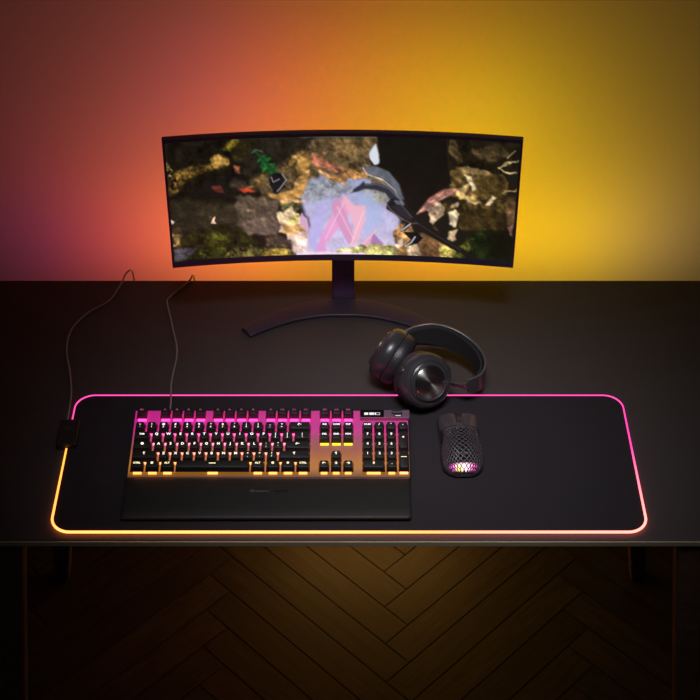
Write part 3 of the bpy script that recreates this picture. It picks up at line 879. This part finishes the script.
# light bar inside the rear of the shell
vs, fs, cs = [], [], []
na, nb = 24, 6
for i in range(na + 1):
    for j in range(nb + 1):
        a = -1.05 + 2.1 * i / na; t = .012 + .085 * j / nb
        vs.append(tuple(shell(a, t, -.0038)))
        u = i / na
        mid = math.exp(-((u - .48) / .2) ** 2); 
        c = np.array((1.5, .06, .95)) * (1 - mid) + np.array((3.0, 1.9, 2.0)) * mid
        if .28 < u < .46 and j < 4: c = np.array((2.2, 1.8, .5))
        k = math.sin(PI * min(1, (j + .6) / (nb + .6))) ** .7
        cs.append(c * k)
for i in range(na):
    for j in range(nb):
        q = i * (nb + 1) + j; fs.append((q, q + 1, q + nb + 2, q + nb + 1))
me = bpy.data.meshes.new('light_bar'); me.from_pydata(vs, [], fs); set_colors(me, np.array(cs, dtype=np.float32))
obj('light_bar', me, emit_attr('mouse_light', 1.0), ms, smooth=60)

# ------------------------------------------------------------------ headphones
hp = empty('headphones', (.125, .345, TOP))
tag(hp, 'black over ear headphones with spun metal ear disc lying beside the monitor stand', 'headphones')
def frame(n, up=(0, 0, 1)):
    z = Vector(n).normalized(); x = Vector(up).cross(z).normalized(); y = z.cross(x)
    return Matrix((x, y, z)).transposed().to_4x4()
def local(o, c, n):
    o.matrix_local = Matrix.Translation(Vector(c) - hp.location) @ frame(n)
def ear_cup(c, n, tilt_label=None):
    Mx = (c, n)
    sh = MB().lathe([(.030, -.006), (.0445, -.0058), (.0458, -.003), (.0460, .006), (.0440, .012), (.0420, .0150), (.0412, .0146), (.0395, .0172), (.0345, .0190), (.0340, .0182), (.0335, .0200), (.0315, .0215), (.0290, .0215)], 64)
    o = sh.build('ear_cup', M_SHELL, hp, smooth=35); local(o, *Mx)
    q = MB().lathe([(.022, -.023), (.028, -.0275), (.037, -.0280), (.0428, -.0255), (.0455, -.019), (.0460, -.011), (.0448, -.0068), (.041, -.006), (.030, -.006)], 64, cap=False)
    q.build('cushion', M_LEATHER, o, smooth=60)
    MB().lathe([(0, -.012), (.024, -.012), (.026, -.018)], 40, cap=False).build('mesh_liner', M_FABRIC, o)
    MB().lathe([(.0306, .0205), (.0306, .0232), (.0288, .0240), (.0272, .0232), (.0272, .0205)], 64, cap=False).build('disc_ring', M_SHELL, o, smooth=35)
    MB().lathe([(.0270, .0205), (.0270, .0230), (.0260, .0240), (.0120, .0234), (.0004, .0228)], 96, cap=False).build('disc', M_DISC, o, smooth=50)
    return o
NC, NN = Vector((.1195, .3010, TOP + .0545)), Vector((.39, -.76, .48)).normalized()
FC, FN = Vector((.0665, .3630, TOP + .0540)), Vector((-.84, .40, .36)).normalized()
near = ear_cup(NC, NN); far = ear_cup(FC, FN)
# small controls on the near cup rim
def on_rim(o, ang, z, r=.0455):
    return (r * math.cos(ang), r * math.sin(ang), z)
for ang, z, rr_, hh in ((2.45, .004, .0052, .0030), (3.15, .002, .0026, .0012)):
    k = MB().lathe([(0, 0), (rr_, 0), (rr_, hh * .7), (rr_ * .8, hh), (0, hh)], 24).build('dial' if rr_ > .004 else 'microphone_port', M_SHELL if rr_ > .004 else M_RUBBER, near, smooth=40)
    pz = on_rim(near, ang, z)
    k.matrix_local = Matrix.Translation(pz) @ frame((math.cos(ang), math.sin(ang), .25))
# headband: a wide strip standing on edge, bent round in a U
pts = [(.0840, .3870, .803), (.108, .4010, .803), (.138, .4060, .801), (.168, .4030, .795), (.195, .3890, .787), (.2150, .3650, .780), (.2210, .3380, .777), (.2120, .3130, .780), (.190, .2960, .786)]
sp = spline(pts, 8)
def strip(sp, half, th, off, lean, name, m, parent, taper=True, bev=.001, r0=0, r1=None):
    rings = []
    S = sp[r0:r1]
    LN = lean
    for i, p in enumerate(S):
        lean = LN * (1 - 1.2 * i / (len(S) - 1))
        t = (S[min(i + 1, len(S) - 1)] - S[max(i - 1, 0)]).normalized()
        o_ = Vector((t.y, -t.x, 0)).normalized() * -1     # outward of the bend
        up = (Vector((0, 0, 1)) * math.cos(lean) + o_ * math.sin(lean)).normalized()
        nn = (o_ * math.cos(lean) - Vector((0, 0, 1)) * math.sin(lean)).normalized()
        u = i / (len(S) - 1)
        k = half * (min(1, .62 + 1.6 * min(u, 1 - u)) if taper else 1)
        a = p + nn * off
        rings.append([tuple(a + up * k + nn * th / 2 - hp.location), tuple(a + up * k - nn * th / 2 - hp.location), tuple(a - up * k - nn * th / 2 - hp.location), tuple(a - up * k + nn * th / 2 - hp.location)])
    return MB().loft(rings).build(name, m, parent, smooth=50, bevel=bev)
LEAN = math.radians(22)
band = strip(sp, .0205, .0045, .0, LEAN, 'headband', M_BAND, hp)
strip(sp, .0165, .0040, -.0065, LEAN, 'suspension_band', M_FABRIC, hp, r0=5, r1=-5)
# yokes from the band ends to the cups
def yoke(o, c, n, end, name='yoke'):
    z = Vector(n).normalized()
    d = (Vector(end) - Vector(c)); d -= z * d.dot(z); d.normalize()
    rim = Vector(c) + d * .0475 - z * .001
    MB().tube([Vector(end) - hp.location, (Vector(end).lerp(rim, .5)) - hp.location + z * .001, rim - hp.location - d * .004], [.0058, .0052, .0056], 14).build(name, M_STEEL, hp, smooth=50)
    s = d.cross(z)
    arc = []
    for k in range(-6, 7):
        a = k * .09
        q = (d * math.cos(a) + s * math.sin(a)) * .0470
        arc.append(Vector(c) + q - z * .001 - hp.location)
    MB().tube(arc, .0032, 10).build('hinge', M_STEEL, hp, smooth=50)
yoke(near, NC, NN, sp[-1]); yoke(far, FC, FN, sp[0])

# ------------------------------------------------------------------ lights
def area(name, loc, d, col, e, sx=.06, sy=.02, spread=180):
    l = bpy.data.lights.new(name, 'AREA'); l.shape = 'RECTANGLE'; l.size = sx; l.size_y = sy
    l.color = col; l.energy = e; l.spread = math.radians(spread)
    o = bpy.data.objects.new(name, l); COL.objects.link(o); o.location = loc
    o.rotation_euler = Vector(d).to_track_quat('-Z', 'Y').to_euler()
    return o
WL = [
    (-0.24, 0.61, 0.9, 0, 1, 0, 0.0175, 0.0000, 0.0241),
    (-0.24, 0.61, 1, 0, 1, 0, 0.0000, 0.0000, 0.0197),
    (-0.12, 0.61, 0.9, 0, 1, 0, 0.2205, 0.0000, 0.0000),
    (-0.12, 0.61, 1, 0, 1, 0, 0.1086, 0.0000, 0.0000),
    (0, 0.61, 0.9, 0, 1, 0, 0.0000, 0.0551, 0.0000),
    (0, 0.61, 1, 0, 1, 0, 0.0457, 0.0000, 0.0000),
    (0.12, 0.61, 1, 0, 1, 0, 0.1820, 0.0444, 0.0000),
    (0.24, 0.61, 0.9, 0, 1, 0, 0.2538, 0.2093, 0.0000),
    (-0.6, 0.68, 0.6, 0, 0.8, 0.6, 0.0000, 0.0000, 0.0141),
    (-0.45, 0.68, 0.6, 0, 0.8, 0.6, 0.1083, 0.0000, 0.0144),
    (-0.3, 0.68, 0.6, 0, 0.8, 0.6, 0.3489, 0.0546, 0.0211),
    (-0.15, 0.68, 0.6, 0, 0.8, 0.6, 0.4444, 0.1225, 0.0000),
    (1.11e-16, 0.68, 0.6, 0, 0.8, 0.6, 0.0000, 0.0561, 0.0000),
    (0.15, 0.68, 0.6, 0, 0.8, 0.6, 0.4294, 0.1128, 0.0000),
    (0.3, 0.68, 0.6, 0, 0.8, 0.6, 0.2142, 0.1372, 0.0000),
    (0.45, 0.68, 0.6, 0, 0.8, 0.6, 0.2906, 0.1683, 0.0000),
    (0.6, 0.68, 0.6, 0, 0.8, 0.6, 0.0516, 0.0314, 0.0214),
]
for (x, y, z, dx, dy, dz, r_, g_, b_) in WL:
    e = max(r_, g_, b_)
    if e < .004: continue
    area('backlight', (x, y, z), (dx, dy, dz), (r_ / e, g_ / e, b_ / e), e)
area('ceiling_softbox', (.08, -.25, 2.25), (.02, .44, -1.51), (1., .95, 1.0), .8, .6, .4, 34)
area('added_floor_glow', (.04, .74, .22), (0, 0, -1), (1., .48, .10), .95, .36, .03)  # unseen amber lamp, added to brighten the floor under the desk

w = bpy.data.worlds.new('room_dark'); scene.world = w; w.use_nodes = True
w.node_tree.nodes['Background'].inputs[0].default_value = (.012, .010, .012, 1)
w.node_tree.nodes['Background'].inputs[1].default_value = .6

# ------------------------------------------------------------------ camera
cam = bpy.data.cameras.new('camera'); co = bpy.data.objects.new('camera', cam); COL.objects.link(co)
co.location = (0, -1.429, TOP + 1.65); co.rotation_euler = (math.radians(48.5), 0, 0)
cam.sensor_width = 36; cam.lens = 1456 * 36 / 700; cam.clip_start = .05
scene.camera = co
vs = scene.view_settings
vs.view_transform = 'Standard'; vs.look = 'None'; vs.exposure = 0; vs.gamma = 1; vs.use_curve_mapping = False
